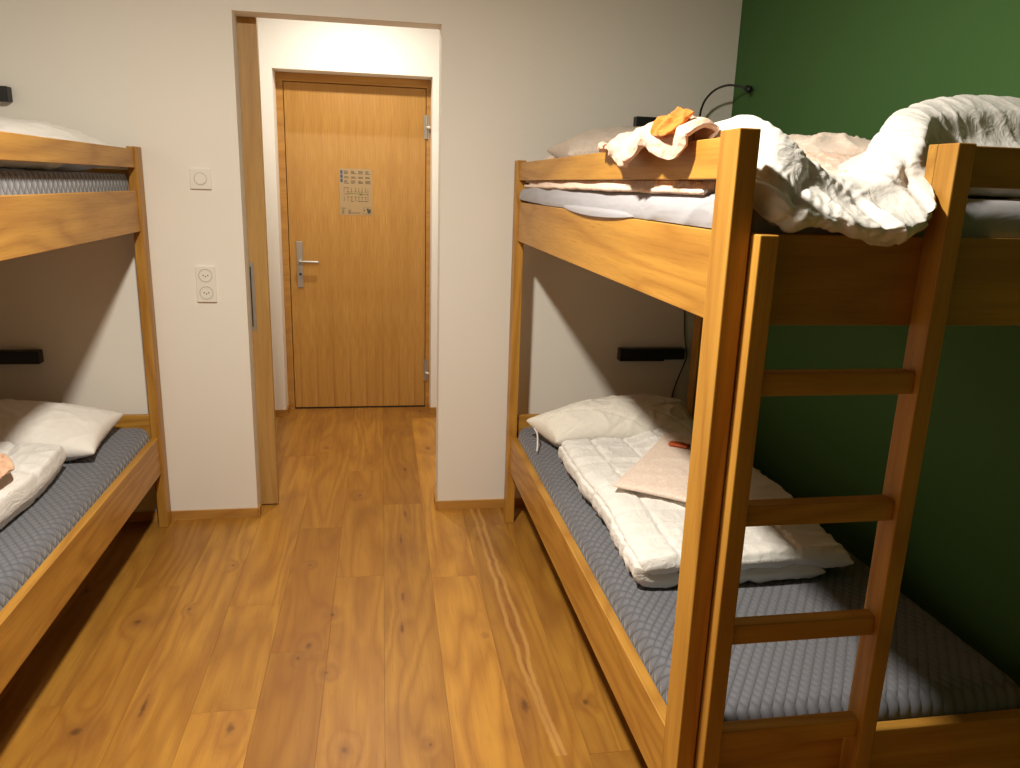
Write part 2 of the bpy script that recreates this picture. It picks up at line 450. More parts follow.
# floor boards (one mesh; tone of each board is its own)
SAP1 = [(.452, 3.55), (.455, 3.51), (.463, 3.0), (.462, 2.66), (.462, 2.40), (.470, 2.2), (.478, 2.0), (.500, 1.75)]
SAP2 = [(.487, 3.55), (.49, 3.52), (.487, 3.1), (.500, 2.66), (.508, 2.40), (.490, 2.2), (.492, 2.0), (.520, 1.75)]
def board_x(k, y): return .02 + .19*k + .009*(y-2.8)
ends = {1: [(2.86, .95, 0), (5.08, .95, 0)], 2: [(1.3, .4, 0), (3.33, .55, .1)], -2: [(2.4, .3, .6), (3.38, .35, .75), (5.6, .5, .3)],
        -3: [(2.115, .75, 0), (2.72, .5, .1), (4.37, .6, .15)], 3: [(1.795, .4, .3), (3.9, .52, .12)], 4: [(2.26, .2, .35), (4.4, .45, .1)],
        0: [(3.62, .5, .1), (4.9, .3, .55)], -1: [(2.9, .5, .28), (4.1, .45, .4)], -4: [(1.2, .55, .0), (3.9, .55, .0)], -5: [(2.9, .35, .3)], -6: [(2.2, .4, .2)]}
bm = bmesh.new(); lay = bm.faces.layers.float_vector.new('plank')
Y0, Y1 = YF, DY+.2
for k in range(-11, 9):
    cuts = ends.get(k)
    if cuts is None: cuts = [(random.uniform(-.5, 1.5), random.random(), random.random()*.4), (random.uniform(2.2, 4.2), random.random(), random.random()*.4)]
    segs = []; y = Y0
    for (ye, t, r) in cuts: segs.append((y, ye, t, r)); y = ye
    t2, r2 = {1: (.35, .3), 2: (.45, .25), -2: (.5, .2), -3: (.45, .45), 3: (.4, .2), 0: (.3, .5), -1: (.55, .15)}.get(k, (random.random()*.6, random.random()*.4))
    segs.append((y, Y1, t2, r2))
    for (ya, yb, t, r) in segs:
        g = .0003
        q = []
        for (kk, yy, sx) in ((k, ya+g, 1), (k+1, ya+g, -1), (k+1, yb-g, -1), (k, yb-g, 1)):
            q.append(bm.verts.new((min(max(board_x(kk, yy)+sx*g, XLW-.1), G_+.1), yy, 0)))
        f = bm.faces.new(q); f[lay] = Vector((random.random(), t, r))
        r_ = bmesh.ops.extrude_face_region(bm, geom=[f])
        bmesh.ops.translate(bm, verts=[e for e in r_['geom'] if isinstance(e, bmesh.types.BMVert)], vec=(0, 0, -.012))
bm.faces.ensure_lookup_table()
knots = [(-.85, 2.65, .016, 1.5), (-.59, 3.05, .011, 1.3), (-.69, 2.72, .008, 1.4), (-.86, 2.07, .02, 1.3), (-.24, 2.43, .013, 1.6), (-.27, 2.36, .007, 2),
         (-.43, 2.03, .015, 2.6), (.44, 2.03, .016, 2.6), (.63, 2.02, .012, 1.3), (.09, 2.72, .009, 4), (.10, 3.22, .006, 12), (.13, 3.5, .008, 6),
         (-.28, 3.02, .008, 1.3), (-.17, 2.62, .011, 1.5), (.15, 4.1, .012, 3), (.3, 5.25, .016, 1.6), (.3, 4.45, .018, 1.8), (-.17, 2.27, .010, 1.4), (.14, 1.89, .007, 1.5),
         (-.3, 4.5, .009, 1.6), (-.09, 3.75, .012, 1.6), (.08, 2.5, .010, 4), (-.7, 2.16, .008, 8), (.16, 4.75, .014, 1.2), (-.1, 1.9, .012, 1.5), (.37, 2.42, .004, 1.6), (-1.1, 2.9, .012, 1.5)]
fl = link_bm('floor', bm, floor_mat(knots), None, False, (0, 0, 0), fixn=True); struct(fl)
# dark underlay seen only in the joints
struct(box('floor_underlay', (XLW-.1, G_+.1, YF-.1, DY+.3, -.06, -.013), M_gap, origin=(0, 0, -.06)))

def struct_boxes(name, L, mat):
    bm = bmesh.new()
    for b in L: add_box(bm, *b)
    return struct(link_bm(name, bm, mat, None, False, (0, 0, 0)))
struct_boxes('wall_back', [(XLW, O1, W, W+WT, 0, H), (O2, G_, W, W+WT, 0, H), (O1, O2, W, W+WT, OT, H)], M_wall)
struct(box('wall_right', (G_, G_+.12, YF, W+WT, 0, H), M_green, origin=(G_, 0, 0)))
struct(box('wall_left', (XLW-.12, XLW, YF, W+WT, 0, H), M_wall, origin=(XLW, 0, 0)))
struct(box('wall_front', (XLW-.12, G_+.12, YF-.12, YF, 0, H), M_front, origin=(0, YF, 0)))
struct(box('ceiling', (XLW-.12, G_+.12, YF-.12, W+WT, H, H+.1), M_ceil, origin=(0, 0, H)))
# hall
struct_boxes('wall_hall_end', [(HX0, NX0, HY, DY+.14, 0, HH), (NX1, HX1, HY, DY+.14, 0, HH), (NX0, NX1, HY, DY+.14, NZ, HH), (NX0, NX1, DY+.08, DY+.14, 0, NZ)], M_hall)
struct(box('wall_hall_left', (HX0-.1, HX0, W+WT, DY+.14, 0, HH), M_hall, origin=(HX0, 4, 0)))
struct(box('wall_hall_right', (HX1, HX1+.1, W+WT, DY+.14, 0, HH), M_hall, origin=(HX1, 4, 0)))
struct(box('ceiling_hall', (HX0-.1, HX1+.1, W+WT, DY+.14, HH, HH+.1), M_ceil, origin=(0, 4.5, HH)))
# skirting boards
bh, bt = .043, .012
struct_boxes('baseboard_back_left', [(XLW, O1+.001, W-bt, W, 0, bh)], trimwood_x)
struct_boxes('baseboard_opening_left', [(O1, O1+bt*.9, W-bt, W+.045, 0, bh)], trimwood_y)
struct_boxes('baseboard_back_right', [(O2-.001, G_, W-bt, W, 0, bh)], trimwood_x)
struct_boxes('baseboard_opening_right', [(O2-bt*.9, O2, W-bt, W+WT, 0, bh)], trimwood_y)
struct_boxes('baseboard_right', [(G_-bt, G_, YF, W-bt, 0, bh)], trimwood_y)
struct_boxes('baseboard_left', [(XLW, XLW+bt, YF, W-bt, 0, bh)], trimwood_y)
struct_boxes('baseboard_hall_left', [(HX0, NX0+.001, HY-bt, HY, 0, bh), (NX0, NX0+bt*.9, HY-bt, DY-.005, 0, bh)], trimwood_x)
struct_boxes('baseboard_hall_right', [(NX1-.001, HX1, HY-bt, HY, 0, bh), (NX1-bt*.9, NX1, HY-bt, DY-.005, 0, bh)], trimwood_x)

# entrance door at the end of the hall
LX0, LX1, LZ = -.556, .336, 2.138
d1 = bpy.data.objects.new('door_1', None); C.objects.link(d1); d1.location = ((LX0+LX1)/2, DY, 0); d1['kind'] = 'structure'
bm = bmesh.new()
add_box(bm, NX0, LX0-.004, DY-.004, DY+.07, 0, NZ-.001); add_box(bm, LX1+.004, NX1, DY-.004, DY+.07, 0, NZ-.001); add_box(bm, LX0-.004, LX1+.004, DY-.004, DY+.07, LZ+.004, NZ-.001)
link_bm('door_frame', bm, trimwood_x, d1)
box('door_leaf', (LX0, LX1, DY, DY+.045, .012, LZ), doorwood, d1, .0015, 1)
box('threshold', (LX0-.003, LX1+.003, DY+.004, DY+.07, 0, .010), M_gap, d1)
bm = bmesh.new(); add_box(bm, -.512, -.472, DY-.008, DY, .845, 1.152, .003, 2)
hp = link_bm('handle_plate', bm, M_steel, d1)
bm = bmesh.new(); add_cyl(bm, (-.491, DY-.007, 1.022), (0, -1, 0), .0105, .048, 20); add_tube(bm, [(-.497, DY-.052, 1.022), (-.45, DY-.055, 1.022), (-.365, DY-.055, 1.020)], .0095, 14, 16)
link_bm('lever', bm, M_steel, hp, True)
bm = bmesh.new(); add_cyl(bm, (-.491, DY-.0085, .935), (0, -1, 0), .009, .003, 20); link_bm('keyhole', bm, M_recess_shade, hp)
for z0 in (1.83, .20):
    bm = bmesh.new(); add_box(bm, LX1-.012, LX1+.022, DY-.006, DY-.0005, z0, z0+.145); add_cyl(bm, (LX1+.004, DY-.010, z0-.002), (0, 0, 1), .008, .149, 14)
    hg = link_bm('hinge', bm, M_steel, d1)
    bm = bmesh.new(); add_cyl(bm, (LX1+.006, DY-.012, z0+.07 if z0 > 1 else z0+.055), (.55, -1, 0), .009, .035, 14, .003); link_bm('hinge_cap', bm, M_plastic, hg, True, label='white hinge cap')
# sliding door of the opening, pushed back behind the wall
SY = W+WT+.003
d2 = bpy.data.objects.new('door_2', None); C.objects.link(d2); d2.location = (-.9, SY, 0); d2['kind'] = 'structure'
box('sliding_panel', (-.975, -.481, SY, SY+.040, .008, 2.31), slidewood, d2, .0015, 1)
bm = bmesh.new()
px0, px1, pz0, pz1 = -.596, -.540, .868, 1.178
add_box(bm, px0, px1, SY-.0015, SY, pz0, pz1, .0005, 1)
fp = link_bm('pull_plate', bm, M_steel, d2)
box('pull_recess_shade', (px0+.013, px1-.013, SY-.0022, SY-.0016, pz0+.018, pz1-.018), M_recess_shade, fp)  # dark inset standing proud; paints the shade of the hollow pull
struct(box('trim_1', (-.98, .75, SY+.041, SY+.075, 2.32, 2.40), M_ceil, origin=(0, SY, 2.28)))

# wall switch and double socket
def plate(name, label, cat, x0, x1, z0, z1):
    o = thing(name, label, cat, ((x0+x1)/2, W, z0))
    bm = bmesh.new(); add_box(bm, x0, x1, W-.010, W, z0, z1, .004, 3); link_bm('cover_plate', bm, M_plastic, o, False)
    return o
def ring(bm, x, y, z, r0, r1, t, n=40):
    A = []
    for (r, yy) in ((r0, y), (r1, y), (r1, y-t), (r0, y-t)):
        A.append([bm.verts.new((x+r*math.cos(2*PI*k/n), yy, z+r*math.sin(2*PI*k/n))) for k in range(n)])
    for a in range(4):
        P_, Q_ = A[a], A[(a+1) % 4]
        for k in range(n): bm.faces.new((P_[k], P_[(k+1) % n], Q_[(k+1) % n], Q_[k]))
sw = plate('light_switch', 'square white light switch with round dial on wall left of hall opening', 'light switch', -.761, -.675, 1.494, 1.580)
bm = bmesh.new(); ring(bm, -.718, W-.0099, 1.537, .024, .0262, .0012); link_bm('dial_ring', bm, plain('groove_shade_grey', (.55, .52, .46), .5), sw)  # raised ring coloured grey to paint the shade of the groove
bm = bmesh.new(); add_cyl(bm, (-.718, W-.0095, 1.537), (0, -1, 0), .0235, .0035, 40, .001); link_bm('dial', bm, M_plastic, sw)
so = plate('double_socket', 'tall white double wall socket below the square light switch', 'wall socket', -.764, -.682, 1.016, 1.174)
for zc in (1.133, 1.058):
    bm = bmesh.new(); ring(bm, -.723, W-.0099, zc, .0255, .0285, .002)
    s_ = link_bm('socket_insert', bm, bpy.data.materials['groove_shade_grey'], so)  # white rim coloured grey so its groove shade shows
    bm = bmesh.new()
    for dx, dz in ((-.0095, 0), (.0095, 0), (0, -.005)): add_cyl(bm, (-.723+dx, W-.0102, zc+dz), (0, -1, 0), .0028, .0006, 10)
    link_bm('contact_holes', bm, M_plasticdark, s_)

# evacuation notice on the door
no = thing('door_notice', 'tan emergency notice with floor plan stuck on the entrance door', 'notice', (-.119, DY, 1.328))
y0 = DY-.0015
box('notice_sheet', (-.224, -.014, y0, DY-.0001, 1.328, 1.625), M_paper, no)
def npx(u, v):   # place on the sheet measured from its printed layout, 0..1 from its top left
    return -.224+.21*u, 1.625-.297*v
def nbars(name, L, mat):
    bm = bmesh.new()
    for (u0, v0, u1, v1) in L:
        xa, za = npx(u0, v0); xb, zb = npx(u1, v1); add_box(bm, xa, xb, y0-.0006, y0-.0001, zb, za)
    return link_bm(name, bm, mat, no)
for v in (.04, .13, .22): nbars('pictogram', [(.03, v, .10, v+.075)], M_blueink)
txt = []
rr = random.Random(3)
for ci, cx in enumerate((.14, .35, .575, .79)):
    for v in (.05, .075, .10, .17, .195, .255, .28, .305):
        txt.append((cx, v, cx+rr.uniform(.09, .17), v+.013))
nbars('text_block', txt, M_ink)
nbars('text_block', [(.03, .845, .18, .856)] + [(c, v, c+w, v+.011) for (c, w) in ((.06, .07), (.25, .09)) for v in (.885, .91, .935, .957)] + [(.35, .945, .62, .957)], M_ink)
fpn = []
fpn += [(.13, .405, .30, .415), (.13, .405, .142, .50), (.86, .44, .875, .585), (.13, .605, .142, .70), (.55, .695, .87, .705), (.86, .60, .872, .705)]
for u in (.25, .36, .48, .58, .68, .79): fpn += [(u, .41, u+.012, .50), (u-.03, .49, u+.04, .50), (u-.03, .60, u+.04, .61), (u, .60, u+.012, .70)]
fpn += [(.13, .54, .28, .55), (.72, .54, .86, .55), (.22, .52, .40, .527), (.33, .695, .44, .705)]
nbars('floor_plan', fpn, M_ink)
nbars('escape_route', [(.28, .525, .72, .545), (.60, .53, .70, .575)], M_green_ink)
nbars('site_plan', [(.72, .83, .98, .835), (.72, .965, .98, .97), (.72, .83, .725, .97), (.975, .83, .98, .97), (.74, .87, .765, .91), (.82, .85, .88, .89), (.84, .88, .95, .94), (.90, .86, .94, .90), (.86, .93, .92, .955)], M_ink)

# ------------------------------------------------------------------ bunk beds
PT = 1.655; GT, GB = 1.645, 1.573; RT, RB = 1.483, 1.320; QT, QB = .4286, .260
def bunk(name, label, xo, s, y0, y1, width, ladder):
    """xo = outer face towards the aisle; s = +1 when the bed reaches to +x"""
    x = lambda d: xo + s*d
    def bx(nm, a, b, ya, yb, za, zb, mat, bev=.0022, lab=None):
        xa, xb = sorted((x(a), x(b)))
        return box(nm, (xa, xb, ya, yb, za, zb), mat, root, bev, 2, False, lab)
    root = thing(name, label, 'bunk bed', (xo + s*width/2, (y0+y1)/2, 0))
    wx, wy, wz = bedwood
    for a in (0, width-.035):
        for (ya, yb) in ((y0, y0+.077), (y1-.075, y1)):
            bx('bed_post', a, a+(.038 if a == 0 else .035), ya, yb, 0, PT, wz)
    ia, ib = y0+.077, y1-.075
    for a in (.009, width-.039):
        bx('side_rail', a, a+.030, ia, ib, QB, QT, wy); bx('side_rail', a, a+.030, ia, ib, RB, RT, wy)
    bx('guard_rail', .009, .033, ia, ib, GB, GT, wy)
    bx('guard_rail', width-.033, width-.009, ia, ib, GB, GT, wy)
    yr = y0+.022
    for (za, zb) in ((QB, QT), (RB, RT)):
        bx('end_rail', .035, width-.035, yr, yr+.028, za, zb, wx)
    yh = y1-.050
    bx('headboard', .035, width-.035, yh, yh+.026, QB, .523, wx); bx('headboard', .035, width-.035, yh, yh+.026, RB, 1.565, wx)
    for z in (.325, 1.385):
        bm = bmesh.new(); xa, xb = sorted((x(.041), x(width-.041)))
        add_box(bm, xa, xb, yr+.030, yh-.002, z-.018, z)
        for k in range(12):
            yy = yr+.08+k*(yh-yr-.16)/11; add_box(bm, xa, xb, yy-.03, yy+.03, z-.03, z-.0175)
        link_bm('slatted_base', bm, M_slat, root)
    if ladder:
        LA, LB, LF, LK = .041, .385, y0-.031, y0+.0215
        bx('ladder_upright', LA, LA+.035, LF, LK, 0, RT, wz)
        bx('ladder_upright', LB, LB+.035, LF, LK, 0, GT, wz)
        for zc in (1.219, .965, .715, .474, .23):
            bx('ladder_rung', LA+.035, LB, LF+.012, LF+.044, zc-.021, zc+.021, wx)
        bx('guard_rail', LB, width-.035, yr, yr+.024, GB, GT, wx, lab='short guard rail at the foot end beside the ladder')
    else:
        bx('guard_rail', .035, width-.035, yr, yr+.024, GB, GT, wx)
    return root
XR, XL = .597, -.940
bunk('bunk_bed', 'oak bunk bed with ladder standing right in front of the green wall', XR, 1, 1.265, 3.424, .918, True)
bunk('bunk_bed', 'oak bunk bed cut off by the left edge, standing left of the hall opening', XL, -1, 1.37, 3.530, .918, False)

def mattress(label, xa, xb, ya, yb, z0, z1, mat, r=.035):
    bm = bmesh.new(); add_box(bm, xa, xb, ya, yb, z0, z1, r, 5)
    bmesh.ops.subdivide_edges(bm, edges=[e for e in bm.edges if e.calc_length() > .5], cuts=12, use_grid_fill=True)
    me = link_bm('mattress', bm, mat, None, True, ((xa+xb)/2, (ya+yb)/2, z0))
    return tag(me, label, 'mattress')
MR0, MR1 = XR+.042, XR+.876
mattress('grey quilted mattress on the lower bunk of the bed with the ladder', MR0, MR1, 1.318, 3.368, .3262, .480, M_mat_grey, .045)
mattress('mattress under the grey blanket on the upper bunk by the green wall', MR0+.004, MR1, 1.324, 3.368, 1.3862, 1.536, M_mat_grey)
ML1, ML0 = XL-.042, XL-.876
mattress('grey quilted mattress on the lower bunk of the left bed', ML0, ML1, 1.423, 3.474, .3262, .480, M_mat_grey, .045)
mattress('grey quilted mattress on the upper bunk of the left bed', ML0, ML1, 1.423, 3.474, 1.3862, 1.548, M_mat_grey, .018)

# ------------------------------------------------------------------ displacement recipes
def wrinkle(seed, a1=.006, s1=9, a2=.003, s2=26, stretch=(1, .6, 1), seamd=.0, seams=None):
    st = Vector(stretch)
    def f(p, u, v, side):
        q = Vector((p.x*st.x, p.y*st.y, p.z*st.z)) + Vector((seed*3.1, side*17.0 if not isinstance(side, Vector) else 0, seed))
        w = q*s1 + noise.noise_vector(q*3)*1.0
        d = a1*(ridged(w)-.45) + a2*(ridged(q*s2)-.4)
        if seams: d -= seamd*seams(p, u, v)
        return d
    return f
def line_seams(nu, nv, w=.06, du=0.0, diag=False):
    def f(p, u, v):
        if diag: a, b = (u*nu+v*nv) % 1.0, (u*nu-v*nv+10) % 1.0
        else: a, b = (u*nu+du) % 1.0, (v*nv) % 1.0
        a = min(a, 1-a); b = min(b, 1-b)
        return max(math.exp(-(a/w)**2), math.exp(-(b/w)**2))
    return f

def pillow(name, label, corners, thick, mat, seed, parent=None, droop=.012, res=70, cat='pillow', dmul=1.0, seams=None, pinch=.05):
    """corners: four points in order round the pillow (mid height)"""
    A, B, Cc, Dd = [Vector(c) for c in corners]
    n = 5; ctrl = []
    ctr = (A+B+Cc+Dd)/4
    for i in range(n):
        row = []
        for j in range(n):
            u, v = i/(n-1), j/(n-1)
            p = (A*(1-u)+B*u)*(1-v) + (Dd*(1-u)+Cc*u)*v
            k = pinch*(math.sin(PI*u) if j in (0, n-1) else 0) + pinch*(math.sin(PI*v) if i in (0, n-1) else 0)
            p = p + (ctr-p)*k*2
            row.append(p)
        ctrl.append(row)
    o = puffy(name, ctrl, res, res, thick, mat, parent, .42, wrinkle(seed, .007*dmul, 8, .003*dmul, 24, (1, 1, 1), .006, seams))
    if parent is None: tag(o, label, cat)
    return o

# ------------------------------------------------------------------ bedding, lower right bunk
pillow('pillow', 'plump white pillow at the head of the lower bunk in the ladder bed',
       [(.725, 2.95, .533), (.635, 3.15, .568), (1.43, 3.35, .585), (1.33, 2.84, .555)], .235, M_cream, 1, res=90, pinch=.02, seams=line_seams(3, 3, .05, diag=True))
pr_ = bpy.data.objects['pillow']
bm = bmesh.new(); add_tube(bm, [(.66, 3.09, .552), (.665, 3.05, .540), (.66, 3.01, .51), (.652, 2.98, .486)], .0035, 6, 12)
link_bm('zip_tag', bm, M_tag, pr_, True)
# folded duvet: C-shaped fold closed on the aisle side
rows = []
for (y, xl, xr, zb, zt, xtr, hr) in ((1.825, .705, 1.255, .512, .556, 1.325, .0), (2.0, .710, 1.265, .512, .560, 1.33, .01), (2.25, .725, 1.27, .512, .564, 1.325, .035), (2.5, .715, 1.27, .512, .566, 1.29, .045), (2.86, .722, 1.25, .512, .562, 1.25, .03)):
    rows.append([(xr, y, zb), (xr-.2, y, zb), (xl+.15, y, zb), (xl+.035, y, zb+.002), (xl+.012, y, (zb+zt)/2), (xl+.035, y-.01, zt), (xl+.16, y-.015, zt+.004), ((xl+xtr)/2, y-.02, zt+.008), (xtr-.15, y-.015, zt+.006+hr), (xtr, y-.02, zt-.01+hr)])
dv = puffy('duvet', rows, 150, 300, .052, M_white, None, .3, wrinkle(4, .0065, 11, .0025, 34, (.6, 1.2, 1), .007, line_seams(5, 8, .05)), rnd=(.028, .022))
tag(dv, 'white quilted duvet folded over on the lower bunk below the ladder', 'duvet')
pillow('folded_pillowcase', 'pale pink printed pillowcase lying on the folded white duvet', [(.748, 2.26, .618), (1.125, 2.77, .628), (1.29, 2.49, .628), (.995, 2.06, .620)], .05, M_pinkpale, 8, res=60, cat='pillowcase', dmul=.4, pinch=.02)
# wrapped sweet
ca = thing('wrapped_sweet', 'small orange wrapped sweet lying on the pale pink pillowcase', 'sweet', (1.085, 2.54, .646))
def sweet():
    ctrl = []
    for i in range(5):
        row = []
        for j in range(5):
            u, v = (i/4-.5), (j/4-.5)
            p = Vector((u*.075, v*.038, 0)); p = Matrix.Rotation(math.radians(-42), 3, 'Z') @ p
            row.append(Vector((1.085, 2.54, .655))+p)
        ctrl.append(row)
    puffy('wrapper', ctrl, 26, 20, .013, M_candy, ca, .5, lambda p, u, v, s: .0015*math.sin(v*40)*(1 if (u < .12 or u > .88) else .2))
    bm = bmesh.new(); add_box(bm, -.018, .018, -.006, .006, 0, .0016, .0005, 1)
    bmesh.ops.rotate(bm, verts=bm.verts, cent=(0, 0, 0), matrix=Matrix.Rotation(math.radians(-42), 3, 'Z'))
    bmesh.ops.translate(bm, verts=bm.verts, vec=(1.085, 2.54, .662)); link_bm('printed_band', bm, M_candy2, ca)
sweet()

# ------------------------------------------------------------------ bedding, lower left bunk
pillow('pillow', 'plump white pillow on the lower bunk of the left bed', [(-1.045, 2.97, .530), (-1.065, 3.40, .552), (-1.78, 3.42, .58), (-1.75, 2.92, .552)], .215, M_whiteL, 12, res=80, pinch=.028)
rows = []
for (y, xr_, z) in ((1.95, -1.135, .539), (2.2, -1.125, .540), (2.45, -1.105, .541), (2.7, -1.10, .543), (2.92, -1.12, .548)):
    rows.append([(xr_-k, y+.04*k, z+dz) for k, dz in ((0, -.004), (.06, .004), (.16, .008), (.35, .012), (.6, .01))])
dl = puffy('duvet', rows, 130, 130, .105, M_white, None, .35, wrinkle(21, .008, 9, .003, 28, (1, .5, 1), .010, line_seams(3, 2, .06)), rnd=(.06, .09))
tag(dl, 'white duvet on the lower bunk of the left bed, cut by the photo edge', 'duvet')
rows = [[(-1.262+.04*j-.02*i+.02*math.sin(3*j+i), 2.42+.048*i, .650+.010*math.sin(i*2+j*1.7)) for j in range(5)] for i in range(5)]
pc = puffy('crumpled_cloth', rows, 50, 50, .03, M_peach, None, .4, wrinkle(31, .016, 14, .006, 40, (1, 1, 1)))
tag(pc, 'peach coloured crumpled cloth on the duvet of the left bed', 'cloth')

# upper left bunk
pillow('pillow', 'white pillow on the upper bunk of the left bed', [(-1.03, 3.0, 1.618), (-.96, 3.44, 1.625), (-1.72, 3.46, 1.64), (-1.70, 2.98, 1.63)], .21, M_whiteL, 41, res=70)


rows = []
for (y, z) in ((1.75, 1.592), (2.1, 1.594), (2.5, 1.594), (2.9, 1.592)):
    rows.append([(-1.005-k, y, z+dz) for k, dz in ((0, 0), (.2, .004), (.45, .006), (.65, .004))])
du2 = puffy('duvet', rows, 70, 60, .080, M_whiteL, None, .3, wrinkle(44, .006, 9, .002, 28), rnd=(.06, .08))
tag(du2, 'flat white duvet behind the guard rail on the upper bunk of the left bed', 'duvet')

# ------------------------------------------------------------------ upper right bunk
# grey blanket spread on the mattress, its aisle edge spilling against the rail
rows = []
ys = [1.36, 1.6, 1.9, 2.2, 2.5, 2.8, 3.05, 3.2, 3.34]
for i, y in enumerate(ys):
    sag = {1.36: -.0, 1.6: .0, 1.9: -.004, 2.2: -.006, 2.5: .0, 2.8: .0, 3.05: .004, 3.2: .004, 3.34: -.004}[y]
    lo = 1.4855 if y < 2.9 else 1.4855+(y-2.9)*.02
    rows.append([(.6155, y, lo), (.613, y, lo+.015+sag), (.6165, y, lo+.036+sag), (.632, y, 1.540+sag), (.68, y, 1.549), (.9, y, 1.550), (1.2, y, 1.550), (1.455, y, 1.549)])
bl = puffy('blanket', rows, 150, 110, .010, M_sheet, None, .15, wrinkle(51, .005, 5, .001, 22, (1.6, .5, 1.6)), .006)
tag(bl, 'light grey blanket spread over the upper bunk behind the guard rail', 'blanket')
# folded tongue of the blanket lapping over the rail
rows = []
for i in range(9):
    t = i/8; y = 1.80+.72*t; s_ = math.sin(PI*t)**.8
    rows.append([(.630, y, 1.500), (.616, y, 1.496), (.609-.006*s_, y, 1.490), (.607-.0065*s_, y, 1.4865-.013*s_)])
puffy('blanket_fold', rows, 60, 30, .004, M_sheet, bl, .3, None, .005)
rows = []
for k, x_ in enumerate((.66, .9, 1.2, 1.45)):
    rows.append([(x_, 1.40, 1.5495), (x_, 1.345, 1.547), (x_, 1.322, 1.53), (x_, 1.3165, 1.505), (x_, 1.3155, 1.47)])
puffy('blanket_skirt', rows, 60, 30, .004, M_sheet, bl, .2, None, .004)
# printed pink bedding bunched on the blanket
def hgt(x, y):
    u = (x-.64)/(1.44-.64); v = (y-1.62)/(3.26-1.62)
    e = min(1, max(0, math.sin(PI*min(1, max(0, u)))))**.35*max(0, math.sin(PI*min(1, max(0, v))))**.35
    return e
nx, ny = 90, 150
bm = bmesh.new(); T = [[None]*nx for _ in range(ny)]; B = [[None]*nx for _ in range(ny)]
for i in range(ny):
    for j in range(nx):
        u, v = j/(nx-1), i/(ny-1)
        x = .610+.836*u**1.25+.002*math.sin(v*31); y = 1.42+1.84*v+.03*math.sin(u*9)
        if v > .97: y -= .0
        e = (min(1, math.sin(PI*u)*4)**.5*(.45+.55*math.sin(PI*u)**.5))*(math.sin(PI*v)**.28) if 0 < u < 1 and 0 < v < 1 else 0
        q = Vector((x*7, y*4.5, 3.3)); w = q + noise.noise_vector(q*.8)*1.2
        hh = .050 + .028*noise.noise(q*.5) + .022*(ridged(w)-.4) + .008*(ridged(q*3.5)-.4)
        hump = .055*math.exp(-((x-1.10)/.20)**2-((y-1.95)/.30)**2)
        z0 = 1.556 + .004*noise.noise(Vector((y*6, x*3, 0)))
        if x < .640: z0 = 1.545+.003*noise.noise(Vector((y*9, 0, 0)))
        B[i][j] = bm.verts.new((x, y, z0-.001)) if e > 0 else None
        zt = z0+max(.004, (hh+hump)*e)
        if x < .634: zt = 1.571 if e > .25 else z0+.01
        T[i][j] = bm.verts.new((x, y, zt))
        if B[i][j] is None: B[i][j] = T[i][j]
for i in range(ny-1):
    for j in range(nx-1):
        bm.faces.new((T[i][j], T[i][j+1], T[i+1][j+1], T[i+1][j]))
        try: bm.faces.new((B[i][j], B[i+1][j], B[i+1][j+1], B[i][j+1]))
        except ValueError: pass
pk = link_bm('bed_linen', bm, M_pink, None, True)
tag(pk, 'pink printed bed linen bunched up between grey blanket and guard rail', 'bed linen')
rows = [[(.648+.012*math.sin(2.1*i+j)+.02*j, 3.02+.052*i, 1.630+.014*math.sin(j*2.2+i*1.3)+.01*(j == 2)) for j in range(4)] for i in range(5)]
tf = puffy('linen_corner', rows, 40, 30, .026, M_pink, pk, .4, wrinkle(61, .010, 20, .004, 50, (1, 1, 1)))
# two pink printed pillows behind the duvet
pillow('pillow', 'pink printed pillow showing behind the white duvet, below the green wall', [(.93, 1.86, 1.635), (1.13, 2.42, 1.64), (1.45, 2.33, 1.665), (1.33, 1.80, 1.66)], .12, M_pinkpale, 71, dmul=2.0, res=70, pinch=.02)
pillow('pillow', 'pillow in sheer pinkish cover at the head of the upper right bunk', [(.71, 2.93, 1.67), (.72, 3.36, 1.70), (1.42, 3.36, 1.70), (1.38, 2.90, 1.68)], .21, M_mesh, 72, res=70, dmul=.8)

# big white duvet heaped at the foot end, hanging over the rail beside the ladder
def sec(cx, cz, cy, bx_, bz, by, mid=.5, bulge=.03, backz=1.59, backy=None, foot=1.50, infl=.0):
    """section from crest (cx,cy,cz) down the front to the hem (bx_,by,bz), under and back"""
    backy = backy or cy+.42
    mx_ = cx+(bx_-cx)*mid; my = cy+(by-cy)*.62-bulge*.6; mz = cz+(bz-cz)*mid
    return [(cx, cy, cz),
            (cx+(bx_-cx)*.22, cy+(by-cy)*.45-bulge*.4, cz+(bz-cz)*.16),
            (mx_, my, mz),
            (cx+(bx_-cx)*.82, by-bulge*.35, cz+(bz-cz)*.80),
            (bx_, by+.012, bz),
            (bx_+.01, by+.052, bz+.018),
            (bx_+(cx-bx_)*.3, max(cy-.05, 1.36), 1.562),
            (cx, cy+.18, 1.585),
            (cx+.05, backy, backz-.01),
            (cx+.05, cy+.12, backz+(cz-backz)*.55)]
